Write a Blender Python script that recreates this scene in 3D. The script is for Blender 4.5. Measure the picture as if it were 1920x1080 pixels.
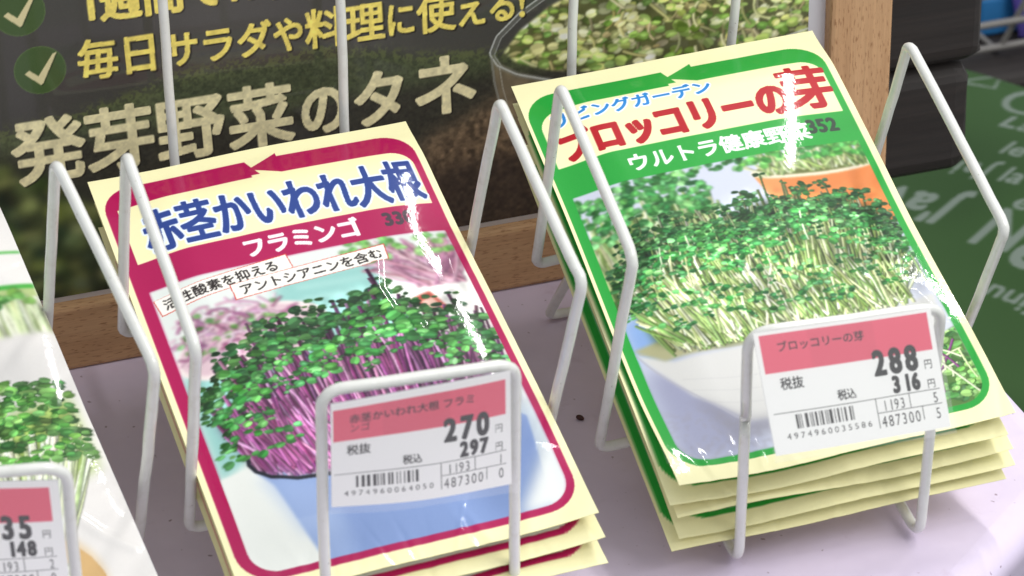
import bpy, bmesh, math, random
import numpy as np
from mathutils import Vector, Matrix

# ------------------------------------------------------------------ camera, world, lights, exposure
S = bpy.context.scene
COL = S.collection
for o in list(bpy.data.objects):
    bpy.data.objects.remove(o)

cam_d = bpy.data.cameras.new('camera')
cam = bpy.data.objects.new('camera', cam_d)
COL.objects.link(cam)
S.camera = cam
cam_d.sensor_fit = 'HORIZONTAL'
cam_d.sensor_width = 36.0
cam_d.lens = 93.75
cam_d.clip_start = 0.01
cam_d.clip_end = 30.0
CAM_R = ((0.95352, -0.29975, -0.03072), (-0.17479, -0.4672, -0.8667), (0.24544, 0.83179, -0.49788))
r_, d_, f_ = (Vector(v) for v in CAM_R)
cam.matrix_world = Matrix(((r_.x, -d_.x, -f_.x, -0.18), (r_.y, -d_.y, -f_.y, -0.6535),
                           (r_.z, -d_.z, -f_.z, 0.392), (0, 0, 0, 1)))
cam_d.dof.use_dof = True
cam_d.dof.focus_distance = 0.72
cam_d.dof.aperture_fstop = 27.0

world = bpy.data.worlds.new('World')
S.world = world
world.use_nodes = True
world.node_tree.nodes['Background'].inputs['Color'].default_value = (0.93, 0.97, 1.0, 1)
world.node_tree.nodes['Background'].inputs['Strength'].default_value = 0.71


def area(name, loc, target, sx, sy, power, col=(1, 1, 1), spread=180, along=None):
    d = bpy.data.lights.new(name, 'AREA')
    d.shape = 'RECTANGLE'
    d.size, d.size_y = sx, sy
    d.energy = power
    d.color = col
    d.spread = math.radians(spread)
    o = bpy.data.objects.new(name, d)
    COL.objects.link(o)
    o.location = loc
    q = (Vector(target) - Vector(loc)).to_track_quat('-Z', 'Y')
    if along is not None:      # long side along a given direction
        z = (Vector(loc) - Vector(target)).normalized()
        y = (Vector(along) - z * z.dot(Vector(along))).normalized()
        x = y.cross(z)
        o.rotation_euler = Matrix(((x.x, y.x, z.x), (x.y, y.y, z.y), (x.z, y.z, z.z))).to_euler()
    else:
        o.rotation_euler = q.to_euler()
    return o


# the shop's ceiling tubes: one behind the display, one straight overhead, a broad bank behind the camera to the right
area('ceiling_tube', (0.50, 0.390, 1.00), (0.10, -0.10, 0.0), 0.026, 0.27, 1.5, (1.0, 0.985, 0.95), 120, along=(0, 1, 0))
area('ceiling_tube_overhead', (0.70, -0.16, 1.45), (0.08, -0.12, 0.0), 0.6, 0.06, 3.0, (1.0, 0.99, 0.96), 130)
area('ceiling_bank', (0.75, -0.75, 1.05), (0.10, -0.12, 0.0), 0.9, 0.6, 5.0, (1.0, 0.99, 0.97), 120)

S.view_settings.view_transform = 'Standard'
S.view_settings.look = 'None'
S.view_settings.exposure = -0.04
S.view_settings.gamma = 1.0
S.view_settings.use_curve_mapping = False
S.render.engine = 'CYCLES'
S.cycles.use_denoising = True
S.cycles.max_bounces = 8

rng = np.random.default_rng(7)
random.seed(7)


# ------------------------------------------------------------------ materials
def lin(c):
    c = np.asarray(c, float) / 255.0
    return np.where(c <= 0.04045, c / 12.92, ((c + 0.055) / 1.055) ** 2.4)


def mat(name, color=(200, 200, 200), rough=0.5, spec=0.5, coat=0.0, coat_rough=0.1):
    m = bpy.data.materials.new(name)
    m.use_nodes = True
    b = m.node_tree.nodes['Principled BSDF']
    b.inputs['Base Color'].default_value = (*lin(color), 1)
    b.inputs['Roughness'].default_value = rough
    b.inputs['Specular IOR Level'].default_value = spec
    b.inputs['Coat Weight'].default_value = coat
    b.inputs['Coat Roughness'].default_value = coat_rough
    return m, m.node_tree, b


def N(nt, kind, **kw):
    n = nt.nodes.new(kind)
    for k, v in kw.items():
        if k in n.inputs:
            n.inputs[k].default_value = v
        else:
            setattr(n, k, v)
    return n


def coords(nt, scale=(1, 1, 1), loc=(0, 0, 0)):
    t = N(nt, 'ShaderNodeTexCoord')
    mp = N(nt, 'ShaderNodeMapping')
    mp.inputs['Scale'].default_value = scale
    mp.inputs['Location'].default_value = loc
    nt.links.new(t.outputs['Object'], mp.inputs['Vector'])
    return mp.outputs['Vector']


def ramp(nt, fac, stops):
    r = N(nt, 'ShaderNodeValToRGB')
    e = r.color_ramp.elements
    while len(e) < len(stops):
        e.new(0.5)
    for el, (p, c) in zip(e, stops):
        el.position = p
        el.color = (*c, 1)
    nt.links.new(fac, r.inputs['Fac'])
    return r.outputs['Color']


def mixc(nt, fac, a, b, mode='MIX'):
    m = N(nt, 'ShaderNodeMix', data_type='RGBA', blend_type=mode)
    for sock, v in ((m.inputs[0], fac), (m.inputs[6], a), (m.inputs[7], b)):
        if hasattr(v, 'node'):
            nt.links.new(v, sock)
        else:
            sock.default_value = v if not isinstance(v, tuple) else (*v, 1)[:4]
    return m.outputs[2]


def bump(nt, b, height, strength, dist, prev=None):
    n = N(nt, 'ShaderNodeBump', Strength=strength, Distance=dist)
    nt.links.new(height, n.inputs['Height'])
    if prev is not None:
        nt.links.new(prev, n.inputs['Normal'])
    nt.links.new(n.outputs['Normal'], b.inputs['Normal'])
    return n.outputs['Normal']


def noise(nt, vec, scale, detail=2.0, rough=0.5, out='Fac'):
    n = N(nt, 'ShaderNodeTexNoise', Scale=scale, Detail=detail, Roughness=rough)
    nt.links.new(vec, n.inputs['Vector'])
    return n.outputs[out]


def print_mat(name, rough, coat, coat_rough, film=0.0, film_scale=700):
    """Printed sheet: the ink colours sit on the mesh; film adds the fine crinkle of clear foil."""
    m, nt, b = mat(name, rough=rough, spec=0.16, coat=coat, coat_rough=coat_rough)
    a = N(nt, 'ShaderNodeAttribute', attribute_name='ink')
    nt.links.new(a.outputs['Color'], b.inputs['Base Color'])
    if film:
        v = coords(nt)
        p = bump(nt, b, noise(nt, v, film_scale, 1, 0.5), film, 0.0003)
        v2 = coords(nt, (1, 1.6, 1))
        p = bump(nt, b, noise(nt, v2, 95, 2, 0.5), film * 0.16, 0.0015, p)
        nt.links.new(p, b.inputs['Coat Normal'])
    return m


M_FILM = print_mat('glossy packet film', 0.45, 0.5, 0.065, 0.055, 900)
M_CARD = print_mat('price card print', 0.45, 0.0, 0.1)
M_POSTER = print_mat('poster print under acrylic', 0.5, 0.45, 0.05)
M_BAGP = print_mat('green printed fabric', 0.55, 0.0, 0.1)
M_BACK, nt, b = mat('cream packet paper', (233, 228, 172), 0.4)

M_WIRE, nt, b = mat('white coated wire', (226, 226, 222), 0.3, coat=0.4)
v = coords(nt)
c = ramp(nt, noise(nt, v, 260, 4, 0.7), [(0.22, tuple(lin((205, 203, 194)))), (0.45, tuple(lin((218, 218, 213)))), (1, tuple(lin((227, 227, 223))))])
c2 = ramp(nt, noise(nt, v, 900, 2, 0.5), [(0.715, (1, 1, 1)), (0.77, (0.40, 0.38, 0.33))])
nt.links.new(mixc(nt, 0.7, c, c2, 'MULTIPLY'), b.inputs['Base Color'])
bump(nt, b, noise(nt, v, 350, 3), 0.08, 0.0005)

M_TABLE, nt, b = mat('lavender table covering', (208, 194, 212), 0.42)
v = coords(nt)
blot = ramp(nt, noise(nt, v, 22, 4, 0.6), [(0.3, tuple(lin((211, 198, 222)))), (0.7, tuple(lin((225, 212, 235))))])
speck = ramp(nt, noise(nt, v, 420, 1, 0.4), [(0.735, (1, 1, 1)), (0.79, (0.45, 0.38, 0.40))])
smear = ramp(nt, noise(nt, v, 60, 5, 0.7), [(0.60, (1, 1, 1)), (0.78, (0.84, 0.80, 0.81))])
nt.links.new(mixc(nt, 1.0, mixc(nt, 1.0, blot, speck, 'MULTIPLY'), smear, 'MULTIPLY'), b.inputs['Base Color'])
p = bump(nt, b, noise(nt, v, 30, 3), 0.35, 0.004)
bump(nt, b, noise(nt, v, 500, 2), 0.05, 0.0005, p)


def wood(name, lo, hi, pore):
    m, nt, b = mat(name, hi, 0.5)
    v = coords(nt, (9, 60, 60))
    base = ramp(nt, noise(nt, v, 1.6, 4, 0.6), [(0.3, tuple(lin(lo))), (0.7, tuple(lin(hi)))])
    v2 = coords(nt, (330, 2300, 2300))
    po = ramp(nt, noise(nt, v2, 1.0, 1.5, 0.5), [(0.585, (1, 1, 1)), (0.67, pore)])
    v3 = coords(nt, (25, 1400, 1400))
    fi = ramp(nt, noise(nt, v3, 1.0, 2, 0.5), [(0.3, (0.86, 0.85, 0.83)), (0.7, (1.05, 1.05, 1.05))])
    nt.links.new(mixc(nt, 1.0, mixc(nt, 1.0, base, po, 'MULTIPLY'), fi, 'MULTIPLY'), b.inputs['Base Color'])
    bump(nt, b, noise(nt, v2, 1.0, 1.5), 0.15, 0.0005)
    return m


M_BEECH = wood('oiled beech', (190, 147, 106), (213, 172, 129), (0.62, 0.53, 0.45))
M_PLANK, nt, b = mat('dark stained timber', (62, 54, 50), 0.7)
v = coords(nt, (12, 400, 400))
c = ramp(nt, noise(nt, v, 1.0, 4, 0.6), [(0.3, tuple(lin((32, 27, 25)))), (0.7, tuple(lin((46, 39, 36))))])
v = coords(nt, (6, 90, 90))
c2 = ramp(nt, noise(nt, v, 1.0, 2, 0.6), [(0.35, (0.72, 0.7, 0.7)), (0.6, (1, 1, 1))])
nt.links.new(mixc(nt, 1.0, c, c2, 'MULTIPLY'), b.inputs['Base Color'])
bump(nt, b, noise(nt, v, 1.0, 3), 0.4, 0.002)

M_MATT, nt, b = mat('pale grey mount board', (214, 212, 216), 0.6)
M_DARK, nt, b = mat('dark shop floor', (52, 50, 46), 0.7)
v = coords(nt)
nt.links.new(ramp(nt, noise(nt, v, 9, 4), [(0.3, tuple(lin((40, 38, 36)))), (0.7, tuple(lin((62, 60, 55))))]), b.inputs['Base Color'])
M_SEED, nt, b = mat('dark red seed', (66, 26, 22), 0.4)
M_GREY, nt, b = mat('grey basket wire', (120, 116, 112), 0.4)
M_BLUE, nt, b = mat('blue carton', (40, 116, 176), 0.5)
M_VIOLET, nt, b = mat('white and violet plastic', (196, 190, 220), 0.4)
M_VIOLETD, nt, b = mat('violet edge', (84, 70, 150), 0.4)

M_SLEEVE, nt, b = mat('clear card sleeve', (250, 250, 250), 0.1)
b.inputs['Coat Weight'].default_value = 0.3
tr = N(nt, 'ShaderNodeBsdfTransparent')
mx = N(nt, 'ShaderNodeMixShader')
mx.inputs[0].default_value = 0.13
nt.links.new(tr.outputs[0], mx.inputs[1])
nt.links.new(b.outputs[0], mx.inputs[2])
nt.links.new(mx.outputs[0], nt.nodes['Material Output'].inputs['Surface'])


# ------------------------------------------------------------------ object helpers
def link(name, me, m=None, parent=None, smooth=False):
    me.name = name
    o = bpy.data.objects.new(name, me)
    COL.objects.link(o)
    if m is not None:
        me.materials.append(m)
    if parent is not None:
        o.parent = parent
    if smooth:
        me.polygons.foreach_set('use_smooth', np.ones(len(me.polygons), bool))
    return o


def thing(name, label, cat, group=None, mw=None):
    o = bpy.data.objects.new(name, None)
    COL.objects.link(o)
    o.empty_display_size = 0.01
    if mw is not None:
        o.matrix_world = mw
    return tag(o, label, cat, group)


def tag(o, label, cat, group=None):
    o['label'] = label
    o['category'] = cat
    if group:
        o['group'] = group
    return o


def grid_mesh(name, P, colors=None, wrap=False):
    """P: (rows, cols, 3) array of points -> quad grid mesh, optional linear ink colours per vertex."""
    nv, nu = P.shape[:2]
    me = bpy.data.meshes.new(name)
    idx = np.arange(nv * nu).reshape(nv, nu)
    q = np.stack([idx[1:, :-1], idx[1:, 1:], idx[:-1, 1:], idx[:-1, :-1]], -1).reshape(-1, 4)
    me.vertices.add(nv * nu)
    me.vertices.foreach_set('co', P.reshape(-1).astype(np.float32))
    me.loops.add(q.size)
    me.loops.foreach_set('vertex_index', q.reshape(-1).astype(np.int32))
    me.polygons.add(len(q))
    me.polygons.foreach_set('loop_start', np.arange(0, q.size, 4, dtype=np.int32))
    me.polygons.foreach_set('loop_total', np.full(len(q), 4, np.int32))
    me.polygons.foreach_set('use_smooth', np.ones(len(q), bool))
    me.update()
    if colors is not None:
        a = me.color_attributes.new('ink', 'FLOAT_COLOR', 'POINT')
        c4 = np.ones((nv * nu, 4), np.float32)
        c4[:, :3] = colors.reshape(-1, 3)
        a.data.foreach_set('color', c4.reshape(-1))
    return me


def box(bm, x0, x1, y0, y1, z0, z1, bev=0.0, seg=2):
    vs = [bm.verts.new((x, y, z)) for x in (x0, x1) for y in (y0, y1) for z in (z0, z1)]
    fs = [(0, 1, 3, 2), (4, 6, 7, 5), (0, 4, 5, 1), (2, 3, 7, 6), (0, 2, 6, 4), (1, 5, 7, 3)]
    faces = [bm.faces.new([vs[i] for i in f]) for f in fs]
    if bev:
        es = list({e for f in faces for e in f.edges})
        bmesh.ops.bevel(bm, geom=es, offset=bev, segments=seg, profile=0.5, affect='EDGES')
    bmesh.ops.recalc_face_normals(bm, faces=bm.faces)


def bm_mesh(name, bm):
    me = bpy.data.meshes.new(name)
    bm.to_mesh(me)
    bm.free()
    return me


def fillet(pts, r, closed, seg=7):
    """Replace each corner of a polyline by an arc of radius about r (bent wire)."""
    pts = [Vector(p) for p in pts]
    n = len(pts)
    out = []
    for i, p in enumerate(pts):
        if not closed and i in (0, n - 1):
            out.append(p)
            continue
        a, b = pts[i - 1] - p, pts[(i + 1) % n] - p
        la, lb = a.length, b.length
        a.normalize()
        b.normalize()
        ang = a.angle(b)
        rr = r[i] if isinstance(r, (list, tuple)) else r
        t = min(rr / max(math.tan(ang / 2), 1e-4), la * 0.48, lb * 0.48)
        if t < 1e-5 or ang > math.radians(176):
            out.append(p)
            continue
        p0, p2 = p + a * t, p + b * t
        for k in range(seg + 1):
            s = k / seg
            out.append(p0 * (1 - s) ** 2 + p * 2 * s * (1 - s) + p2 * s * s)
    return out


def tube_mesh(name, pts, rad, closed=False, bend=0.003, sides=14):
    path = fillet(pts, bend, closed)
    # add points on long runs so a bent wire is never perfectly straight
    P = []
    n = len(path)
    for i in range(n if closed else n - 1):
        a, b = path[i], path[(i + 1) % n]
        k = max(1, int((b - a).length / 0.006))
        for j in range(k):
            P.append(a.lerp(b, j / k))
    if not closed:
        P.append(path[-1])
    n = len(P)
    wob = np.cumsum(rng.normal(0, 1, (n, 3)), 0)
    wob -= np.linspace(0, 1, n)[:, None] * wob[-1]
    wob *= 0.00006
    P = [p + Vector(w) for p, w in zip(P, wob)]
    rings = []
    up = None
    for i in range(n):
        if closed:
            d = P[(i + 1) % n] - P[i - 1]
        else:
            d = P[min(i + 1, n - 1)] - P[max(i - 1, 0)]
        d.normalize()
        if up is None:
            up = d.orthogonal().normalized()
        up = (up - d * up.dot(d)).normalized()
        sd = d.cross(up)
        rings.append([P[i] + (up * math.cos(a) + sd * math.sin(a)) * rad for a in (2 * math.pi * k / sides for k in range(sides))])
    bm = bmesh.new()
    V = [[bm.verts.new(p) for p in r] for r in rings]
    off = 0
    if closed:   # best twist match at the seam
        off = min(range(sides), key=lambda s: sum((rings[-1][k] - rings[0][(k + s) % sides]).length for k in range(sides)))
    for i in range(n if closed else n - 1):
        a, b = V[i], V[(i + 1) % n]
        o = off if (closed and i == n - 1) else 0
        for k in range(sides):
            bm.faces.new((a[k], a[(k + 1) % sides], b[(k + 1 + o) % sides], b[(k + o) % sides]))
    if not closed:
        bm.faces.new(V[0][::-1])
        bm.faces.new(V[-1])
    bmesh.ops.recalc_face_normals(bm, faces=bm.faces)
    return bm_mesh(name, bm)


def smooth01(x):
    x = np.clip(x, 0, 1)
    return x * x * (3 - 2 * x)


# ------------------------------------------------------------------ a small print shop: vector artwork inked on to mesh grids
def load_glyphs(chars):
    g, obs = {}, []
    for ch in sorted(chars):
        cu = bpy.data.curves.new('glyph', 'FONT')
        cu.body = ch
        cu.fill_mode = 'FRONT'
        cu.resolution_u = 4
        o = bpy.data.objects.new('glyph', cu)
        COL.objects.link(o)
        obs.append((ch, o, cu))
    dg = bpy.context.evaluated_depsgraph_get()
    for ch, o, cu in obs:
        ev = o.evaluated_get(dg)
        me = ev.to_mesh()
        me.calc_loop_triangles()
        co = np.array([v.co[:2] for v in me.vertices]) if len(me.vertices) else np.zeros((0, 2))
        tr = np.array([t.vertices[:] for t in me.loop_triangles], int)
        g[ch] = (co, tr)
        ev.to_mesh_clear()
    for ch, o, cu in obs:
        bpy.data.objects.remove(o)
        bpy.data.curves.remove(cu)
    return g


TEXTS = ('赤茎かいわれ大根フラミンゴ330活性酸素を抑えるアントシアニンを含むリビングガーデンブロッコリーの芽ウルトラ健康野菜352'
         '1週間で10日〜毎日サラダや料理に使える!発芽野菜のタネ円税抜税込ブロッコリーの芽0123456789フラミ'
         "J'aviLa rle bula seNéraffinundostcmpyELA")
G = load_glyphs(set(TEXTS) - {' '})


def advance(ch):
    if ch == ' ':
        return 0.3
    if ord(ch) > 0x2000:
        return 1.0
    co, _ = G[ch]
    return (co[:, 0].max() + 0.07) if len(co) else 0.3


def blur2(a, s):
    """Three box passes, about a gaussian of s pixels."""
    r = max(1, int(round(s)))
    for _ in range(3):
        for ax in (0, 1):
            p = np.concatenate([np.repeat(np.take(a, [0], ax), r + 1, ax), a, np.repeat(np.take(a, [-1], ax), r, ax)], ax)
            c = np.cumsum(p, ax)
            n = a.shape[ax]
            hi = np.take(c, np.arange(2 * r + 1, 2 * r + 1 + n), ax)
            lo = np.take(c, np.arange(0, n), ax)
            a = (hi - lo) / (2 * r + 1)
    return a


def vnoise(shape, cell, r):
    h, w = shape
    gh, gw = int(h / cell) + 3, int(w / cell) + 3
    g = r.random((gh, gw))
    y, x = np.arange(h) / cell, np.arange(w) / cell
    yi, xi = y.astype(int), x.astype(int)
    fy, fx = smooth01(y - yi)[:, None], smooth01(x - xi)[None]
    a = g[yi][:, xi] * (1 - fx) + g[yi][:, xi + 1] * fx
    b = g[yi + 1][:, xi] * (1 - fx) + g[yi + 1][:, xi + 1] * fx
    return a * (1 - fy) + b * fy


class Sheet:
    """A w x h mm sheet; u right, v down. Inked at ss samples per grid point, then averaged."""

    def __init__(s, w, h, g, bg, ss=2):
        s.w, s.h, s.ss = w, h, ss
        s.nu, s.nv = int(round(w / g)) + 1, int(round(h / g)) + 1
        s.g = w / (s.nu - 1)
        s.k = ss / s.g
        s.a = np.empty((s.nv * ss, s.nu * ss, 3), np.float32)
        s.a[:] = bg

    def px(s, pts):
        return (np.asarray(pts, float) + s.g / 2) * s.k - 0.5

    def _bb(s, p, pad=0):
        x0, y0 = np.floor(p.min(0)).astype(int) - pad
        x1, y1 = np.ceil(p.max(0)).astype(int) + 1 + pad
        return max(x0, 0), max(y0, 0), min(x1, s.a.shape[1]), min(y1, s.a.shape[0])

    def pmask(s, pts):
        p = s.px(pts)
        x0, y0, x1, y1 = s._bb(p)
        if x1 <= x0 or y1 <= y0:
            return None
        X = np.arange(x0, x1)[None, :]
        Y = np.arange(y0, y1)[:, None]
        m = np.zeros((y1 - y0, x1 - x0), bool)
        n = len(p)
        for i in range(n):
            ax, ay = p[i]
            bx, by = p[(i + 1) % n]
            if ay == by:
                continue
            c = ((ay > Y) != (by > Y)) & (X < (bx - ax) * (Y - ay) / (by - ay) + ax)
            m ^= c
        return m, x0, y0

    def put(s, m, x0, y0, col, alpha=1.0):
        h, w = m.shape
        t = s.a[y0:y0 + h, x0:x0 + w]
        al = (m.astype(np.float32) * alpha)[..., None]
        t += al * (np.asarray(col, np.float32) - t)

    def poly(s, pts, col, alpha=1.0):
        r = s.pmask(pts)
        if r is not None:
            s.put(*r, col, alpha)

    def full(s, pts, soft=0.0):
        """Whole-sheet mask of a polygon, optionally softened (mm)."""
        m = np.zeros(s.a.shape[:2], np.float32)
        r = s.pmask(pts)
        if r is not None:
            k, x0, y0 = r
            m[y0:y0 + k.shape[0], x0:x0 + k.shape[1]] = k
        return blur2(m, soft * s.k) if soft else m

    def over(s, m, col):
        s.a += m[..., None] * (np.asarray(col, np.float32) - s.a)

    def stroke(s, pts, w0, col, alpha=1.0, w1=None):
        w1 = w0 if w1 is None else w1
        p = np.asarray(pts, float)
        d = np.gradient(p, axis=0)
        d /= np.linalg.norm(d, axis=1)[:, None] + 1e-9
        nrm = np.stack([-d[:, 1], d[:, 0]], 1)
        ww = np.linspace(w0, w1, len(p))[:, None] / 2
        L, R = p + nrm * ww, p - nrm * ww
        if len(p) <= 8:
            s.poly(np.concatenate([L, R[::-1]]), col, alpha)
        else:
            for i in range(0, len(p) - 1, 5):
                j = min(i + 6, len(p))
                s.poly(np.concatenate([L[i:j], R[i:j][::-1]]), col, alpha)

    def text(s, body, x, y, size, col, sx=1.0, bold=0.0, rot=0.0, skew=0.0, halo=None, gap=0.0, tex=None, alpha=1.0):
        """Baseline starts at (x, y) mm, em size in mm; bold and halo widen the strokes by mm."""
        cr, sr = math.cos(rot), math.sin(rot)
        cx = 0.0
        allp, allt, base = [], [], 0
        for ch in body:
            if ch != ' ':
                co, tr = G[ch]
                if len(co):
                    gx = (co[:, 0] + cx + skew * co[:, 1]) * size * sx
                    gy = co[:, 1] * size
                    allp.append(np.stack([x + gx * cr + gy * sr, y + gx * sr - gy * cr], 1))
                    allt.append(tr + base)
                    base += len(co)
            cx += advance(ch) + gap
        P = s.px(np.concatenate(allp))
        T = np.concatenate(allt)
        hb = halo[0] if halo else 0.0
        pad = int((bold + hb) * s.k) + 3
        x0, y0, x1, y1 = s._bb(P, pad)
        if x1 <= x0 or y1 <= y0:
            return
        m = np.zeros((y1 - y0, x1 - x0), bool)
        for t in T:
            a, b, c = P[t]
            bx0, by0 = np.maximum(np.floor(np.minimum(np.minimum(a, b), c)).astype(int), (x0, y0))
            bx1, by1 = np.minimum(np.ceil(np.maximum(np.maximum(a, b), c)).astype(int) + 1, (x1, y1))
            if bx1 <= bx0 or by1 <= by0:
                continue
            X = np.arange(bx0, bx1)[None, :]
            Y = np.arange(by0, by1)[:, None]
            e0 = (b[0] - a[0]) * (Y - a[1]) - (b[1] - a[1]) * (X - a[0])
            e1 = (c[0] - b[0]) * (Y - b[1]) - (c[1] - b[1]) * (X - b[0])
            e2 = (a[0] - c[0]) * (Y - c[1]) - (a[1] - c[1]) * (X - c[0])
            m[by0 - y0:by1 - y0, bx0 - x0:bx1 - x0] |= ((e0 >= 0) & (e1 >= 0) & (e2 >= 0)) | ((e0 <= 0) & (e1 <= 0) & (e2 <= 0))

        def grow(k, n):
            for i in range(n):
                q = k.copy()
                q[1:] |= k[:-1]
                q[:-1] |= k[1:]
                q[:, 1:] |= k[:, :-1]
                q[:, :-1] |= k[:, 1:]
                if i % 2:
                    q[1:, 1:] |= k[:-1, :-1]
                    q[:-1, :-1] |= k[1:, 1:]
                    q[1:, :-1] |= k[:-1, 1:]
                    q[:-1, 1:] |= k[1:, :-1]
                k = q
            return k
        m = grow(m, int(round(bold * s.k)))
        if halo:
            s.put(grow(m, int(round(hb * s.k))), x0, y0, halo[1])
        if tex is not None:
            h, w = m.shape
            s.put(m, x0, y0, np.asarray(col, np.float32) * tex[y0:y0 + h, x0:x0 + w, None], alpha)
        else:
            s.put(m, x0, y0, col, alpha)

    def grain(s, amp, r):
        s.a += (r.random(s.a.shape[:2])[..., None] - 0.5) * 2 * amp

    def colors(s):
        a = s.a.reshape(s.nv, s.ss, s.nu, s.ss, 3).mean((1, 3))
        return lin(np.clip(a, 0, 255)).astype(np.float32)


def rrect(x0, y0, x1, y1, r, n=8):
    """Rounded rectangle; r = radii of corners TL, TR, BR, BL."""
    out = []
    for (cx, cy, a0), rr in zip(((x0, y0, 180), (x1, y0, 270), (x1, y1, 0), (x0, y1, 90)), r):
        ox = cx + (rr if cx == x0 else -rr)
        oy = cy + (rr if cy == y0 else -rr)
        for k in range(n + 1):
            a = math.radians(a0 + 90 * k / n)
            out.append((ox + rr * math.cos(a), oy + rr * math.sin(a)))
    return out


def ell(cx, cy, rx, ry, rot=0, n=28):
    a = np.linspace(0, 2 * math.pi, n, endpoint=False)
    c, q = math.cos(rot), math.sin(rot)
    return np.stack([cx + rx * np.cos(a) * c - ry * np.sin(a) * q, cy + rx * np.cos(a) * q + ry * np.sin(a) * c], 1)


def bez(p0, p1, p2, n=9):
    t = np.linspace(0, 1, n)[:, None]
    return np.asarray(p0) * (1 - t) ** 2 + np.asarray(p1) * 2 * t * (1 - t) + np.asarray(p2) * t * t


def jit(c, r, a):
    return np.clip(np.asarray(c, float) + r.normal(0, a) + r.normal(0, a * 0.35, 3), 0, 255)


def leaf(sh, r, x, y, size, ang, cols, flat=0.75, edge=0.2):
    """One cotyledon: heart-shaped blade with a darker rim, a lit half and a midrib."""
    a = np.linspace(0, 2 * math.pi, 15, endpoint=False)
    rad = size * (0.8 + 0.2 * np.cos(a)) * (1 - 0.32 * np.exp(-(a - math.pi * 0) ** 2 / 0.12) - 0.32 * np.exp(-(a - 2 * math.pi) ** 2 / 0.12))
    q = np.stack([rad * np.cos(a), rad * np.sin(a) * flat], 1)
    q[:, 0] += size * 0.7
    c, s_ = math.cos(ang), math.sin(ang)
    sq = 0.45 + 0.55 * r.random()
    R = np.array([[c, -s_], [s_, c]])
    P = q @ R.T
    P[:, 1] *= sq
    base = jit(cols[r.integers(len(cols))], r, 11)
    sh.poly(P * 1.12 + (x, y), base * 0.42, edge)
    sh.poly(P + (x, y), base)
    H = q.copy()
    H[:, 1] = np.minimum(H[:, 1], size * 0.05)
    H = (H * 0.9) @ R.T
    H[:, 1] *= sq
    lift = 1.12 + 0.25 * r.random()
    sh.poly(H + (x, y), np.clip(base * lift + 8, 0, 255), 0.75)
    if r.random() < 0.35:
        K = np.stack([q[:, 0] * 0.5 + size * 0.3, q[:, 1] * 0.35], 1) @ R.T
        K[:, 1] *= sq
        sh.poly(K + (x, y), np.clip(base * 1.3 + 40, 0, 255), 0.5)


def stem(sh, r, p0, p2, w, cols, bow=0.1):
    p0, p2 = np.asarray(p0, float), np.asarray(p2, float)
    d = p2 - p0
    mid = (p0 + p2) / 2 + np.array([-d[1], d[0]]) * r.normal(0, bow)
    c = bez(p0, mid, p2)
    col = jit(cols[r.integers(len(cols))], r, 10)
    sh.stroke(c + (w * 0.2, 0), w * 1.35, col * 0.45, 0.55, w)
    sh.stroke(c, w, col, 1, w * 0.8)
    sh.stroke(c - (w * 0.2, 0), w * 0.4, np.clip(col * 1.15 + 28, 0, 255), 0.8, w * 0.25)


def pair(sh, r, x, y, size, cols):
    a = r.normal(0, 0.5)
    leaf(sh, r, x, y, size * (0.8 + 0.4 * r.random()), a + 0.15, cols)
    leaf(sh, r, x, y, size * (0.8 + 0.4 * r.random()), math.pi + a - 0.15, cols)


def in_blend(sh, m, soft_src):
    sh.a += m[..., None] * (soft_src - sh.a)


# ---- artwork of the packets
CREAM = (246, 240, 190)


def art_border(sh, ink, W, H, L0, L1, R0, R1, T0, T1, B0, B1, rad):
    """The coloured keyline with its arrow across the top."""
    sh.poly(rrect(L0, T0, R1, B1, (rad, rad, rad, rad)), ink)
    # gap and arrow in the top band
    sh.poly([(41.2, T0 - 2), (50.2, T0 - 2), (50.2, T1 + 2.6), (41.2, T1 + 2.6)], CREAM)
    sh.poly([(41.0, T0), (41.4, T0), (43.6, T1), (41.0, T1)], ink)
    sh.poly([(41.2, (T0 + T1) / 2 + .3), (50.3, T0 - 1.4), (50.3, T1 + 1.5)], ink)


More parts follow.
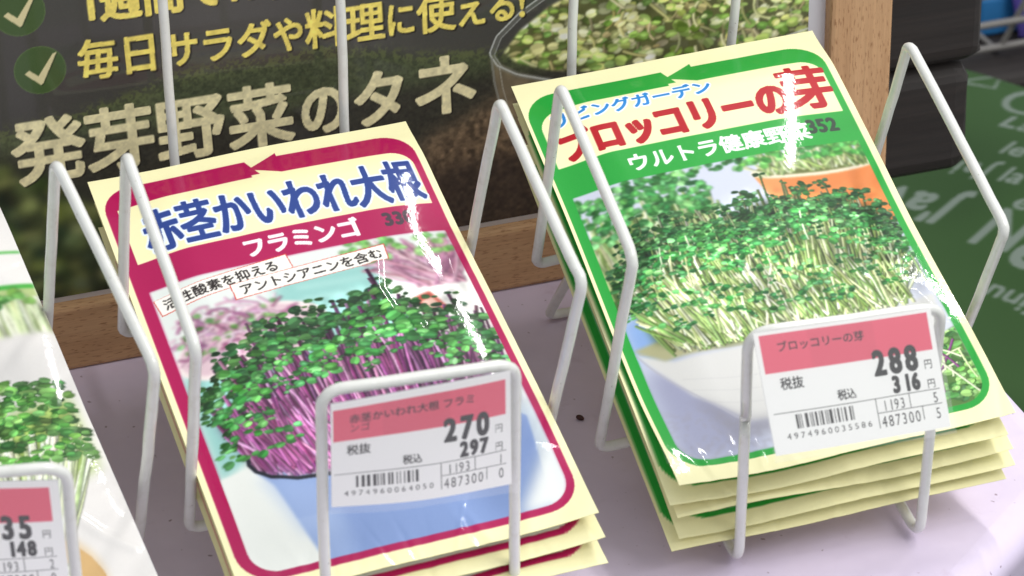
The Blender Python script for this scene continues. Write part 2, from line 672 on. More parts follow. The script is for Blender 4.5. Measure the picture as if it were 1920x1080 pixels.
def art_flamingo(sh, full=True):
    r = np.random.default_rng(21)
    ink = (172, 10, 82)
    W, H = sh.w, sh.h
    art_border(sh, ink, W, H, 1.6, 4.7, 84.7, 86.6, 4.6, 11.6, 136.0, 138.0, 8.5)
    sh.poly(rrect(4.7, 12.6, 84.6, 33.0, (0.3, 6, 0.2, 0.2)), CREAM)
    ph = rrect(4.7, 43.0, 84.7, 136.0, (0.2, 0.2, 7, 6.5))
    if not full:
        sh.poly(ph, (226, 230, 226))
        return
    keep = sh.a.copy()
    m = sh.full(ph)
    # picture: white table, teal cloth, blurred plate and cup, the crop of red-stemmed sprouts in a blue pot
    sh.over(m, (228, 233, 229))
    teal = (158, 205, 200)
    sh.over(sh.full([(36, 50), (63, 50), (68, 74), (84, 84), (84, 100), (30, 92), (12, 110), (4.7, 116), (4.7, 74), (30, 66)], 1.2), teal)
    for k in range(7):
        y = 54 + k * 4.2
        sh.over(sh.full([(40, y), (64, y + 1), (64, y + 2.2), (40, y + 1.4)], 0.6) * 0.5, (190, 226, 221))
    sh.over(sh.full([(4.7, 108), (14, 104), (22, 138), (4.7, 138)], 1.0), (236, 238, 232))
    sh.over(sh.full([(61, 56), (84.8, 56), (84.8, 92), (72, 88)], 0.8), (232, 228, 222))
    # cup, upper right, with soft pink stems
    soft = Sheet(W, H, sh.g, (0, 0, 0), sh.ss)
    soft.a[:] = sh.a
    soft.poly(ell(76, 60, 14, 5.5), (244, 243, 240))
    soft.poly([(62, 60), (90, 60), (88, 76), (66, 76)], (238, 236, 232))
    soft.poly([(67, 66), (72.5, 64.5), (75.5, 71), (69.5, 72.5)], (196, 92, 76))
    soft.poly([(69, 67.5), (72.5, 66.6), (74, 70.4), (70.5, 71)], (226, 190, 176))
    for k in range(110):
        x0, x1 = 70 + 14 * r.random(), 58 + 29 * r.random()
        stem(soft, r, (x0, 61 + r.random() * 2), (x1, 44 + 10 * r.random()), 0.8, [(188, 140, 160), (206, 168, 184), (164, 108, 138)], 0.12)
    for k in range(46):
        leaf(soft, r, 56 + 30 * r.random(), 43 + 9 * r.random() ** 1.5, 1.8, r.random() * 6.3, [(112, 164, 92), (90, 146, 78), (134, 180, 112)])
    # plate, left
    soft.poly(ell(25, 68, 20.5, 10.5, -0.15), (240, 226, 224))
    soft.poly(ell(24, 67.5, 18.5, 9.3, -0.15), (222, 196, 204))
    for k in range(150):
        a, q = r.random() * 6.28, r.random() ** .6
        x, y = 21 + 15 * q * math.cos(a), 63 + 9 * q * math.sin(a)
        b_ = r.random() * 6.28
        stem(soft, r, (x, y), (x + 6 * math.cos(b_), y + 3.4 * math.sin(b_)), 0.75, [(176, 130, 156), (198, 158, 180), (152, 98, 132), (216, 186, 200)], 0.25)
        if k % 4 == 0:
            leaf(soft, r, x, y, 1.5, r.random() * 6.3, [(96, 140, 82), (74, 118, 66), (120, 160, 100)])
    soft.a = blur2(soft.a, 0.32 * sh.k)
    sh.a += m[..., None] * (soft.a - sh.a)
    # pot
    pot = [(12.6, 108), (27, 114.5), (60, 112), (77, 106), (82, 110), (79, 137), (21, 137)]
    sh.over(sh.full(pot, 0.25), (141, 163, 208))
    sh.over(sh.full([(13, 108), (27, 114), (30, 137), (21, 137)], 1.6) * 0.6, (172, 190, 224))
    sh.over(sh.full([(60, 112), (84, 104), (82, 137), (66, 137)], 2.5) * 0.5, (118, 138, 180))
    sh.over(sh.full([(70, 137), (84.7, 118), (84.7, 137)], 1.5), (232, 234, 232))
    # main crop: stems fan from the pot, leaves in a rising bank
    sh.over(sh.full([(9, 92), (26, 80), (50, 76), (82, 82), (82, 104), (60, 112), (27, 113.5), (14, 107)], 1.2), (78, 40, 76))
    crop = sh.full([(6, 80), (24, 66), (50, 58), (84, 62), (84, 104), (60, 112), (27, 113.5), (13, 108)], 1.5)
    pk = [(146, 78, 128), (166, 104, 150), (120, 54, 104), (186, 140, 174), (104, 44, 92)]
    gr = [(62, 122, 62), (80, 142, 76), (44, 94, 48), (104, 164, 96), (68, 130, 70)]
    top = lambda x: np.interp(x, (6, 10, 18, 30, 44, 52, 59, 65, 70, 78, 85), (83, 79, 70, 63.5, 63.5, 61.5, 59, 63, 70.5, 69.5, 75))
    for layer in range(5):
        dk = 0.60 + 0.11 * layer
        for k in range(52):
            hx = 8 + 76 * r.random()
            hy = top(hx) + 2 + 20 * (layer / 5) + r.normal(0, 2.6)
            bx = 16 + (hx - 8) * 0.82 + r.normal(0, 2)
            by = min(104 + (bx - 12) * 0.3 + 4 + r.random() * 5, 113 - max(bx - 30, 0) * 0.1)
            stem(sh, r, (bx, by), (hx, hy), 0.55 + 0.5 * r.random(), [np.array(c) * dk for c in pk], 0.07)
        for k in range(46):      # small leaves deep in the crop
            hx = 8 + 75 * r.random()
            pair(sh, r, hx, top(hx) + 4 + 18 * (layer / 5) + r.normal(0, 3), 0.9 + .7 * r.random(), [np.array(c) * (dk - 0.2) for c in gr])
        for k in range(52):
            hx = 7.5 + 76 * r.random()
            hy = top(hx) + 1 + 17 * (layer / 5) + r.normal(0, 2.2)
            if layer == 4 and r.random() < 0.45:
                hy += 3
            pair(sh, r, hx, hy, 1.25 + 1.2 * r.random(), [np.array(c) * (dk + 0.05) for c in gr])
    for k in range(70):       # front stems, bare and bright, lower left
        bx = 15 + 26 * r.random()
        stem(sh, r, (bx + 2, 108 + 5 * r.random()), (bx - 6 + 7 * r.random(), 88 + 12 * r.random()), 0.7, [(158, 88, 140), (182, 128, 168), (130, 62, 114)], 0.06)
    sh.over(sh.full([(12.2, 107), (16, 112), (24, 114.6), (50, 114), (50, 124), (14, 124)], 0.15), (141, 163, 208))
    sh.over(sh.full([(12.0, 107), (16, 114), (22, 137), (4.7, 137), (4.7, 107)], 0.3), (234, 236, 231))
    sh.over(sh.full([(13, 110), (27, 115), (30, 130), (19, 128)], 1.6) * 0.6, (172, 190, 224))
    sh.stroke(np.array([(12.6, 103.4), (12.2, 106), (13.2, 108.6), (16, 111.4), (22, 113.6), (32, 114.5), (50, 113.6)]), 1.0, (38, 40, 52))
    for k in range(16):
        pair(sh, r, 8 + 18 * r.random(), 90 + 14 * r.random(), 1.7, gr)
    sh.a += m[..., None] * ((blur2(sh.a, 0.05 * sh.k) * (1 + crop * (0.34 * vnoise(sh.a.shape[:2], 7 * sh.k, r) + 0.26 * vnoise(sh.a.shape[:2], 2 * sh.k, r) - 0.22))[..., None]) - sh.a)
    sh.a += m[..., None] * (255 * (np.clip(sh.a, 0, 255) / 255) ** 1.15 - sh.a)
    sh.a = keep + m[..., None] * (sh.a - keep)
    # lettering
    for q, body, x, y, ro in (([(5.2, 46.6), (40.9, 42.6), (41.4, 47.4), (6.0, 52.0)], '活性酸素を抑える', 7.2, 50.6, -0.118),
                              ([(24.5, 48.9), (66.4, 45.8), (66.0, 50.9), (24.6, 54.0)], 'アントシアニンを含む', 26.2, 52.9, -0.072)):
        c = np.mean(q, 0)
        sh.poly([(p - c) * (1.014, 1.075) + c for p in np.array(q)], (206, 74, 62))
        sh.poly(q, (248, 244, 236))
        sh.text(body, x, y, 4.0, (40, 34, 34), sx=0.98, bold=0.07, rot=ro)
    for k, ch in enumerate('赤茎かいわれ大根'):
        sh.text(ch, 8.6 + k * 9.42, 30.2 - (0.4 if k == 7 else 0), 15.8, (36, 64, 138), sx=0.61, bold=0.40, halo=(0.5, (232, 242, 252)))
    sh.text('フラミンゴ', 31.0, 40.6, 7.2, (250, 240, 242), sx=0.88, bold=0.34)
    sh.text('330', 69.3, 39.4, 6.3, (70, 46, 62), sx=0.86, bold=0.3, gap=0.03)


def art_broccoli(sh, full=True):
    r = np.random.default_rng(33)
    ink = (36, 158, 58)
    W, H = sh.w, sh.h
    art_border(sh, ink, W, H, 0.9, 3.4, 84.7, 86.6, 5.7, 12.2, 135.7, 137.5, 9)
    sh.poly(rrect(3.2, 13.2, 84.6, 33.6, (6, 6, 0.2, 0.2)), CREAM)
    ph = rrect(3.5, 44.6, 84.7, 135.7, (0.2, 0.2, 7, 7))
    if not full:
        sh.poly(ph, (226, 228, 232))
        return
    keep = sh.a.copy()
    m = sh.full(ph)
    sh.over(m, (210, 214, 228))
    sh.over(sh.full([(3, 88), (14, 86), (14, 104), (3, 100)], 1.5), (156, 184, 226))
    sh.over(sh.full([(3, 104), (22, 106), (24, 136), (3, 136)], 2.5), (172, 174, 196))
    t = vnoise(sh.a.shape[:2], 0.9 * sh.k, r)
    sh.over(sh.full([(3, 118), (30, 124), (60, 130), (60, 137), (3, 137)], 2.0) * (t > 0.62) * 0.35, (170, 168, 178))
    stc = [(184, 196, 142), (206, 214, 172), (150, 172, 108), (222, 228, 198), (122, 148, 84)]
    gr = [(72, 138, 78), (56, 116, 62), (98, 160, 100), (136, 190, 128), (50, 104, 56), (78, 146, 82)]
    # soft background: block of sprouts on the left, orange pot on the right
    so = Sheet(W, H, sh.g, (0, 0, 0), sh.ss)
    so.a[:] = sh.a
    so.poly([(3.4, 60), (38, 54), (38, 72), (26, 84), (3.4, 84)], (92, 122, 66))
    for k in range(150):
        x = 3 + 35 * r.random()
        stem(so, r, (x + r.normal(0, 1), 72 + 10 * r.random()), (x + r.normal(0, 3), 52 + 10 * r.random()), 0.7, stc, 0.06)
    for k in range(210):
        x = 2 + 36 * r.random()
        leaf(so, r, x, 46.5 + 15 * r.random() ** 1.1 + (2 if x < 12 else -1), 1.9, r.random() * 6.3, gr)
    so.poly([(51.5, 52), (86, 52), (86, 74), (57, 72)], (228, 150, 92))
    so.poly([(51.5, 52), (58, 53), (62, 72), (57, 72)], (240, 176, 124), 0.6)
    so.poly(ell(70, 51.5, 19, 3.6), (236, 226, 206))
    so.poly(ell(70, 51.0, 17.6, 2.9), (120, 128, 76))
    for k in range(130):
        x = 53 + 33 * r.random()
        stem(so, r, (x, 51.5 + 2 * r.random()), (x + r.normal(-1, 3), 43.5 + 6 * r.random()), 0.7, stc, 0.06)
    for k in range(100):
        leaf(so, r, 50 + 36 * r.random(), 42 + 6.5 * r.random(), 1.8, r.random() * 6.3, [(120, 182, 96), (94, 164, 84), (74, 140, 70)])
    for k in range(14):
        leaf(so, r, 40 + 11 * r.random(), 44 + 4 * r.random(), 1.5, r.random() * 6.3, gr)
    so.a = blur2(so.a, 0.22 * sh.k)
    sh.a += m[..., None] * (so.a - sh.a)
    # white bowl
    sh.over(sh.full([(3.2, 98), (12, 104), (60, 106), (84, 100), (78, 124), (60, 129), (24, 127), (13, 116)], 0.35), (218, 217, 215))
    sh.over(sh.full([(30, 104), (84, 100), (78, 122), (60, 126), (38, 124)], 4) * 0.8, (232, 231, 227))
    sh.over(sh.full([(12, 116), (24, 126.5), (60, 129.5), (60, 133), (18, 131)], 1.3) * 0.6, (150, 148, 158))
    sh.stroke(bez((3.6, 98.2), (9, 112), (22, 126), 14), 0.5, (188, 187, 196), 0.7)
    sh.stroke(bez((4.5, 98.4), (20, 105.5), (44, 104.2), 14), 0.5, (196, 194, 190), 0.8)
    for k in range(3):
        sh.stroke(bez((12 + k, 110 + k * 4), (30, 118 + k * 4), (70, 112 + k * 4), 14), 0.25, (190, 189, 190), 0.3)
    sh.over(sh.full([(3.4, 97), (14, 96), (40, 101), (30, 104), (10, 103)], 0.4), (186, 184, 150))
    crop = sh.full([(6, 84), (24, 64), (50, 57), (84, 62), (84, 98), (60, 104), (26, 102), (10, 97)], 1.5)
    # main crop
    sh.over(sh.full([(7, 82), (24, 70), (50, 62), (80, 68), (84, 92), (60, 103), (26, 102.5), (10, 97)], 1.2), (58, 78, 40))
    top = lambda x: np.interp(x, (5, 9, 18, 26, 40, 50, 57, 68, 77, 85), (75, 67, 63, 60.5, 62, 60, 57.5, 60, 63, 73))
    for layer in range(6):
        dk = 0.64 + 0.085 * layer
        for k in range(110):
            hx = 6 + 78 * r.random()
            hy = top(hx) + 2 + 21 * (layer / 6) + r.normal(0, 2.4)
            bx = 16 + (hx - 6) * 0.74 + r.normal(0, 2)
            by = 100 + r.random() * 3.5 - max(bx - 60, 0) * 0.1
            stem(sh, r, (bx, by), (hx, hy), 0.42 + 0.42 * r.random(), [np.array(c) * dk for c in stc], 0.05)
        for k in range(80):      # canopy: small shaded leaves under the tops
            hx = 6 + 78 * r.random()
            pair(sh, r, hx, top(hx) + 3 + 15 * r.random() * (layer + 2) / 7, 0.8 + .6 * r.random(), [np.array(c) * (dk - 0.24) for c in gr])
        for k in range(80):
            hx = 5.5 + 79 * r.random()
            hy = top(hx) + 17 * (layer / 6) + r.normal(0, 2.6)
            if r.random() < .15:
                hy -= 3.5 * r.random()
                stem(sh, r, (hx - r.normal(0.6, .6), hy + 10), (hx, hy), 0.45, [np.array(c) * dk for c in stc], 0.08)
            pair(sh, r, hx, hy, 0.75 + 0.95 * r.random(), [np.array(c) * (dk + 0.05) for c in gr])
    for k in range(150):
        bx = 16 + 62 * r.random()
        stem(sh, r, (bx, 99 + 4 * r.random()), (bx - 3 + r.normal(0, 4), 80 + 12 * r.random()), 0.5 + .3 * r.random(), stc, 0.05)
    for k in range(120):
        pair(sh, r, 8 + 72 * r.random(), 78 + 18 * r.random(), 0.95 + .5 * r.random(), [np.array(c) * .95 for c in gr])
    sh.a += m[..., None] * ((blur2(sh.a, 0.05 * sh.k) * (1 + crop * (0.34 * vnoise(sh.a.shape[:2], 7 * sh.k, r) + 0.26 * vnoise(sh.a.shape[:2], 2 * sh.k, r) - 0.24))[..., None]) - sh.a)
    sh.a += m[..., None] * (255 * (np.clip(sh.a, 0, 255) / 255) ** 1.28 - sh.a)
    # inset of leaves, lower right
    ins = sh.full([(74, 116), (84.7, 112), (84.7, 136), (72, 136)], 0.2)
    so.a[:] = sh.a
    so.poly([(70, 108), (90, 108), (90, 140), (70, 140)], (86, 124, 62))
    for k in range(70):
        pair(so, r, 72 + 14 * r.random(), 112 + 22 * r.random(), 1.9, [(112, 168, 84), (84, 140, 66), (138, 186, 104), (60, 104, 52)])
    for k in range(10):
        stem(so, r, (73 + 10 * r.random(), 112 + 20 * r.random()), (73 + 12 * r.random(), 116 + 18 * r.random()), 0.6, [(214, 222, 180), (120, 60, 110), (200, 214, 160)], 0.1)
    sh.a += ins[..., None] * (so.a - sh.a)
    sh.a = keep + m[..., None] * (sh.a - keep)
    # lettering
    sh.text('リビングガーデン', 5.6, 19.3, 5.6, (40, 132, 206), sx=1.04, bold=0.16, halo=(0.4, (252, 253, 250)), rot=-0.012)
    x = 5.4
    for k, ch in enumerate('ブロッコリーの'):
        e = 11.4 + k * 0.32
        sh.text(ch, x, 31.7 - k * 0.12, e, (176, 12, 28), sx=0.77, bold=0.6)
        x += e * (0.72 if ch in 'ッ' else 0.775)
    sh.text('芽', 69.6, 29.9, 17.0, (176, 12, 28), sx=0.92, bold=0.5)
    sh.text('ウルトラ健康野菜', 20.4, 41.6, 6.6, (248, 252, 246), sx=0.99, bold=0.24)
    sh.text('352', 72.2, 40.2, 6.6, (44, 66, 50), sx=0.86, bold=0.3, gap=0.03)


def art_white(sh, full=True):
    """The plain white packet on the left: green rule, close-up of stems, sprouts and a wooden ring."""
    r = np.random.default_rng(5)
    W, H = sh.w, sh.h
    sh.a[:] = (232, 229, 226)
    gr = [(70, 128, 52), (92, 150, 66), (52, 104, 42), (114, 168, 84)]
    stc = [(222, 232, 196), (206, 220, 170), (236, 240, 216), (190, 208, 150)]
    sh.poly([(0, 24.6), (W, 24.6), (W, 25.4), (0, 25.4)], (64, 170, 60))
    sh.poly([(0, 36.6), (W, 36.6), (W, 38.2), (0, 38.2)], (64, 170, 60))
    if not full:
        return
    so = Sheet(W, H, sh.g, (0, 0, 0), sh.ss)
    so.a[:] = sh.a
    so.poly([(0, 38.2), (W, 38.2), (W, 55), (0, 58)], (176, 196, 130))
    for k in range(150):
        x = W * r.random()
        stem(so, r, (x, 57), (x + r.normal(0, 1.5), 40 + 4 * r.random()), 1.3, stc, 0.04)
    for k in range(60):
        leaf(so, r, W * r.random(), 39.5 + 3.5 * r.random(), 2.6, r.random() * 6.3, gr)
    so.over(so.full([(0, 57), (W, 54), (W, 66), (0, 66)], 0.6), (214, 211, 206))
    so.over(so.full([(0, 60), (W, 54), (W, H), (0, H)], 1.0), (228, 224, 221))
    so.a = blur2(so.a, 0.25 * sh.k)
    sh.a[:] = so.a
    sh.over(sh.full([(60, 60), (W, 57), (W, 82), (70, 80)], 3.0) * 0.5, (200, 198, 196))
    sh.over(sh.full([(50, 84), (W - 3, 76), (W - 3, 100), (50, 116)], 1.5), (158, 186, 96))
    for k in range(170):
        hx = 38 + 48 * r.random()
        stem(sh, r, (45 + (hx - 38) * 0.55, 122), (hx, 84 + 14 * r.random()), 1.1, stc, 0.05)
    for k in range(190):
        hx = 34 + 51 * r.random()
        pair(sh, r, hx, 68 + 26 * r.random() + abs(hx - 66) * 0.12, 1.5 + 1.3 * r.random(), [np.array(c) * (0.6 + 0.4 * k / 190) for c in gr])
    for k in range(70):
        hx = 36 + 48 * r.random()
        pair(sh, r, hx, 72 + 24 * r.random(), 1.3 + 1.1 * r.random(), gr)
    t = vnoise(sh.a.shape[:2], 2.6 * sh.k, r)
    sh.a *= 1 + (sh.full([(32, 66), (W, 60), (W, 104), (70, 124), (44, 124)], 2) * (sh.a[..., 1] > sh.a[..., 0] + 14) * (0.5 * t - 0.25))[..., None]
    # the wooden ring
    sh.poly(ell(57, 134, 21, 20), (196, 152, 92))
    sh.over(sh.full(ell(60, 131, 18, 17), 0.8) * 0.6, (224, 190, 138))
    sh.poly(ell(53, 133, 16.5, 15.5), (226, 222, 218))
    for k in range(60):
        hx = 46 + 22 * r.random()
        stem(sh, r, (hx, 138), (hx + r.normal(0, 4), 120 + 8 * r.random()), 1.1, stc, 0.05)


# ------------------------------------------------------------------ the setting: floor, table, boards, frame
bm = bmesh.new()
box(bm, -1.5, 1.5, -1.2, 1.8, -0.62, -0.60)
o = link('floor', bm_mesh('floor', bm), M_DARK)
o['kind'] = 'structure'

# the table: a lavender sheet with a rounded, rolled front right corner, folded down at the edge
XR, YF, YB, XL = 0.1268, -0.2385, 0.16, -0.62
prof = [(0.0, 0.0)]
outline = [(XL, YB), (XL, YF)]
corner = [Vector((-0.02, YF)), Vector((0.0, -0.2385)), Vector((XR, -0.139)), Vector((XR, -0.10))]
outline += [tuple(p)[:2] for p in fillet([(*c, 0) for c in corner], 0.05, False, 9)]
outline += [(XR, -0.04), (XR, 0.02), (XR, 0.08), (XR, YB)]
cen = Vector((-0.2, 0.0))
bm = bmesh.new()
rings = []
for (inset, z) in ((0.0085, 0.0), (0.0055, -0.0004), (0.0030, -0.0016), (0.0012, -0.0038), (0.0003, -0.0066), (0.0006, -0.010), (0.055, -0.16)):
    ring = []
    for i, (x, y) in enumerate(outline):
        p = Vector((x, y))
        a, b_ = Vector(outline[i - 1]), Vector(outline[(i + 1) % len(outline)])
        t = (b_ - a).normalized()
        n_ = Vector((t.y, -t.x))
        q = p - n_ * inset * (1.3 if i in (0, 1, len(outline) - 1) else 1)
        ring.append(bm.verts.new((q.x, q.y, z)))
    rings.append(ring)
nO = len(outline)
for a, b_ in zip(rings, rings[1:]):
    for i in range(nO):
        bm.faces.new((a[i], a[(i + 1) % nO], b_[(i + 1) % nO], b_[i]))
bm.faces.new(rings[0])
bm.faces.new(rings[-1][::-1])
bmesh.ops.recalc_face_normals(bm, faces=bm.faces)
table = thing('display_table', 'pale lavender covered table the wire racks stand on', 'table')
for f in bm.faces:
    f.smooth = len(f.verts) == 4
link('table_top', bm_mesh('table_top', bm), M_TABLE, table)
for x, y in ((XL + .05, YF + .08), (XL + .05, YB - .05), (XR - .09, YF + .09), (XR - .06, YB - .05)):
    bm = bmesh.new()
    box(bm, x - .02, x + .02, y - .02, y + .02, -0.6, -0.1605, 0.002)
    link('leg', bm_mesh('leg', bm), M_PLANK, table)

# dark timbers lying behind the frame, ends over the table edge
for (z0, z1, xr, y0, seed, lab) in ((0.0005, 0.0375, 0.1705, 0.0205, 1, 'dark brown timber lying on the table behind the picture frame, lower of two'),
                                    (0.0385, 0.0790, 0.1735, 0.0195, 2, 'dark brown timber stacked on another behind the picture frame, upper of two')):
    bm = bmesh.new()
    box(bm, -0.16, xr - 0.0, y0, y0 + 0.075, z0, z1, 0.0055, 3)
    rr = random.Random(seed)
    for v_ in bm.verts:
        if v_.co.x > 0.1:
            v_.co.x += rr.uniform(-.0012, .0008)
            v_.co.z += rr.uniform(-.0006, .0006) if v_.co.z > z0 + .004 else 0
    tag(link('timber_board', bm_mesh('timber_board', bm), M_PLANK), lab, 'timber', 'dark timbers behind the frame')


# picture frame with its printed poster
PX0, PX1, PZ0, PZ1 = -0.178, 0.107, 0.022, 0.212       # print area (m)
poster = thing('framed_poster', 'beech framed dark poster with yellow Japanese lettering about sprout seeds', 'poster')


def rail(length, width, depth, mw):
    bm = bmesh.new()
    box(bm, -length / 2, length / 2, 0, depth, 0, width, 0.0012, 2)
    o = link('frame_rail', bm_mesh('frame_rail', bm), M_BEECH, poster)
    o.matrix_local = mw
    return o


FX0, FX1, FZ1 = -0.2035, 0.1322, 0.1420
rail(FX1 - FX0 - 0.0398, 0.0202, 0.016, Matrix.Translation(((FX0 + FX1) / 2, 0.0005, 0.0)))
rail(FX1 - FX0 - 0.0398, 0.0202, 0.016, Matrix.Translation(((FX0 + FX1) / 2, 0.0005, FZ1 - 0.0202)))
for x in (FX0, FX1 - 0.0197):
    rail(FZ1, 0.0197, 0.0165, Matrix.Translation((x + 0.0197, 0.0, FZ1 / 2)) @ Matrix.Rotation(-math.pi / 2, 4, 'Y'))
bm = bmesh.new()
box(bm, FX0 + .015, FX1 - .015, 0.0045, 0.0075, 0.012, FZ1 - .012)
link('mount_board', bm_mesh('mount_board', bm), M_MATT, poster)


def art_poster(sh):
    r = np.random.default_rng(11)
    shp = sh.a.shape[:2]
    U = (np.arange(shp[1]) / sh.k)[None, :]
    V = (np.arange(shp[0]) / sh.k)[:, None]
    big = vnoise(shp, 38 * sh.k, r)
    mid = vnoise(shp, 9 * sh.k, r)
    fin = vnoise(shp, 1.1 * sh.k, r) * 0.5 + vnoise(shp, 0.5 * sh.k, r) * 0.5
    sky = np.stack([68 + 12 * big, 66 + 12 * big, 61 + 12 * big], -1)
    hill = 130 + 5 * np.sin(U / 26) + 4 * (vnoise(shp, 14 * sh.k, r) - .5)
    g = np.stack([52 + 34 * fin + 16 * mid, 56 + 38 * fin + 16 * mid, 42 + 24 * fin + 10 * mid], -1)
    w = smooth01((V - hill) / 5)[..., None]
    sh.a[:] = sky * (1 - w) + g * w
    w = smooth01((V - 139 - 2 * mid) / 7)[..., None]
    sh.a += w * (np.stack([44 + 22 * fin, 43 + 21 * fin, 36 + 17 * fin], -1) - sh.a)
    # green specks along the hill
    w = (np.exp(-((V - hill - 2.5) / 2.2) ** 2) * (fin > .52) * 0.5)[..., None]
    sh.a += w * (np.array((104, 112, 64)) - sh.a)
    # heap of seeds, right of centre
    m = sh.full([(160, 186), (167, 160), (178, 156), (190, 150), (206, 156), (240, 160), (240, 192), (156, 192)], 2.2)
    t = vnoise(shp, 1.3 * sh.k, r)
    heap = np.stack([84 + 70 * t, 70 + 58 * t, 54 + 44 * t], -1) * (0.72 + 0.4 * fin[..., None])
    sh.a += m[..., None] * (heap - sh.a)
    m2 = sh.full([(160, 186), (165, 172), (182, 169), (205, 171), (240, 172), (240, 192), (156, 192)], 1.8) * 0.75
    t = vnoise((shp[0], shp[1]), 1.0 * sh.k, r)
    sh.a += m2[..., None] * (np.stack([52 + 26 * t, 44 + 22 * t, 38 + 18 * t], -1) - sh.a)
    # soft leaves, lower left
    so = Sheet(sh.w, sh.h, sh.g, (0, 0, 0), sh.ss)
    so.a[:] = sh.a
    so.over(so.full([(0, 148), (40, 147), (60, 150), (70, 162), (84, 178), (86, 192), (0, 192)], 4), (46, 54, 34))
    for k in range(420):
        x = 92 * r.random()
        y = 150 + 42 * r.random()
        if x > 56 + (y - 150) * 0.9:
            continue
        leaf(so, r, x, y, 3 + 2.4 * r.random(), r.random() * 6.3, [(96, 108, 60), (70, 86, 46), (122, 130, 80), (48, 60, 34), (40, 50, 32), (110, 120, 60)], edge=0.5)
    so.a = blur2(so.a, 1.1 * sh.k)
    m = sh.full([(0, 146), (46, 146), (62, 149), (76, 162), (92, 178), (94, 192), (0, 192)], 3)
    sh.a += m[..., None] * (so.a - sh.a)
    # glass bowl of sprouts, upper right
    glass = [(187.8, 137), (190, 133), (196, 127), (206, 122), (240, 108), (286, 96), (286, 150), (262, 149), (226, 152), (206, 148), (193, 142.5)]
    so.a[:] = sh.a
    so.poly(glass, (96, 98, 58))
    cols = [(182, 206, 108), (150, 182, 88), (214, 222, 146), (122, 156, 70), (204, 212, 124), (232, 234, 176), (108, 138, 62), (186, 178, 120)]
    for layer in range(3):
        for k in range(230):
            x, y = 190 + 96 * r.random(), 100 + 54 * r.random()
            dk = 0.62 + 0.19 * layer + 0.1 * r.random()
            if r.random() < .25:
                a = r.normal(0.9, 0.6)
                q = 5 + 5 * r.random()
                stem(so, r, (x, y), (x + q * math.cos(a), y + q * math.sin(a)), 0.9, [np.array(c) * dk for c in ((196, 192, 138), (168, 164, 104))], 0.35)
                if r.random() < .4:
                    continue
            a = r.random() * 6.3
            pair(so, r, x, y, 1.7 + 1.1 * r.random(), [np.array(cols[r.integers(8)]) * dk])
    so.a = blur2(so.a, 0.12 * sh.k) * (0.84 + 0.3 * vnoise(shp, 5 * sh.k, r))[..., None]
    m = sh.full([(192, 137), (197, 131), (206, 125), (240, 111), (286, 98), (286, 148), (262, 147), (226, 149), (206, 145), (196, 141)], 0.25)
    sh.a += m[..., None] * (so.a - sh.a)
    body = sh.full([(188, 138), (194, 143), (206, 149), (226, 152.5), (262, 150), (286, 148), (286, 168), (230, 170), (200, 164), (191, 158)], 0.6)
    tt = vnoise(shp, 2.2 * sh.k, r)
    sh.a += (body * 0.75)[..., None] * (np.stack([112 + 50 * tt, 100 + 42 * tt, 78 + 32 * tt], -1) - sh.a)
    rim = np.array([(232, 108), (212, 117.5), (198, 125.5), (190.5, 132), (188.3, 137), (190.5, 141), (196, 144.6), (208, 148.8), (226, 151.2), (246, 151), (266, 149), (286, 145)])
    tt_ = np.linspace(0, len(rim) - 1, 60)
    rim = np.stack([np.interp(tt_, np.arange(len(rim)), rim[:, k]) for k in (0, 1)], 1)
    sh.stroke(rim, 1.7, (150, 152, 142), 0.35)
    sh.stroke(rim + (-.5, -.3), 0.45, (214, 216, 208), 0.75)
    sh.stroke(rim + (.9, .5), 0.35, (190, 192, 184), 0.6)
    sh.stroke([(188.4, 138), (189, 146), (190.6, 154), (193.6, 162)], 0.7, (140, 140, 130), 0.7)
    sh.stroke([(190.6, 141), (191.4, 148), (193, 155)], 0.35, (196, 196, 186), 0.5)
    # lettering
    tx = 0.88 + 0.14 * vnoise(shp, 1.6 * sh.k, r) + 0.1 * (vnoise(shp, 0.6 * sh.k, r) - .5)
    gold, yel = (244, 232, 182), (255, 232, 118)

    def sign(body, x, y, size, col, bold, sx=1.0, rot=0.0):
        sh.text(body, x + 0.4, y + 0.4, size, (24, 20, 16), sx=sx, bold=bold + .05, rot=rot, alpha=0.6)
        sh.text(body, x, y, size, col, sx=sx, bold=bold, rot=rot, tex=tx)
    for ch, x, e, sx in (('発', 52.2, 20.4, 1.0), ('芽', 72.0, 20.2, .98), ('野', 91.6, 20.0, .98), ('菜', 111.6, 19.8, .97),
                         ('の', 132.0, 17.4, .82), ('タ', 147.0, 18.4, .92), ('ネ', 164.6, 20.2, .98)):
        sign(ch, x, 151.8, e, gold, 0.5, sx)
    x = 72.6
    for k, ch in enumerate('毎日サラダや料理に使える!'):
        e = 12.4 if ch in '毎日料理使' else 11.0
        sx = 0.92 if ch in '毎日料理使サラダ' else 0.82
        sign(ch, x, 124.3 + (x - 72.6) * 0.019, e, yel, 0.3, sx, 0.019)
        x += e * sx + (0.5 if ch == '日' else 0)
    x = 75.5
    for ch in '1週間で10日〜':
        e = 12.6 if ch in '週間日' else 11.6
        sx = 0.92
        sign(ch, x, 108.0 + (x - 75.5) * 0.019, e, yel, 0.42, sx, 0.019)
        x += e * sx * advance(ch) + (.8 if ch in '10' else 0)
    for cx, cy in ((62.8, 120.4), (59.3, 102.9)):
        sh.poly(ell(cx, cy, 7.0, 6.95), (86, 108, 60))
        sh.poly(ell(cx, cy, 6.75, 6.7), (66, 88, 46))
        chk = np.array([(-4.2, 0.6), (-2.9, -0.3), (-0.6, 1.7), (3.8, -4.2), (5.0, -4.6), (0.4, 4.0), (-0.2, 4.4)])
        sh.poly(chk + (cx + .3, cy + .3), (34, 44, 24), .6)
        sh.poly(chk + (cx, cy), (216, 204, 156))
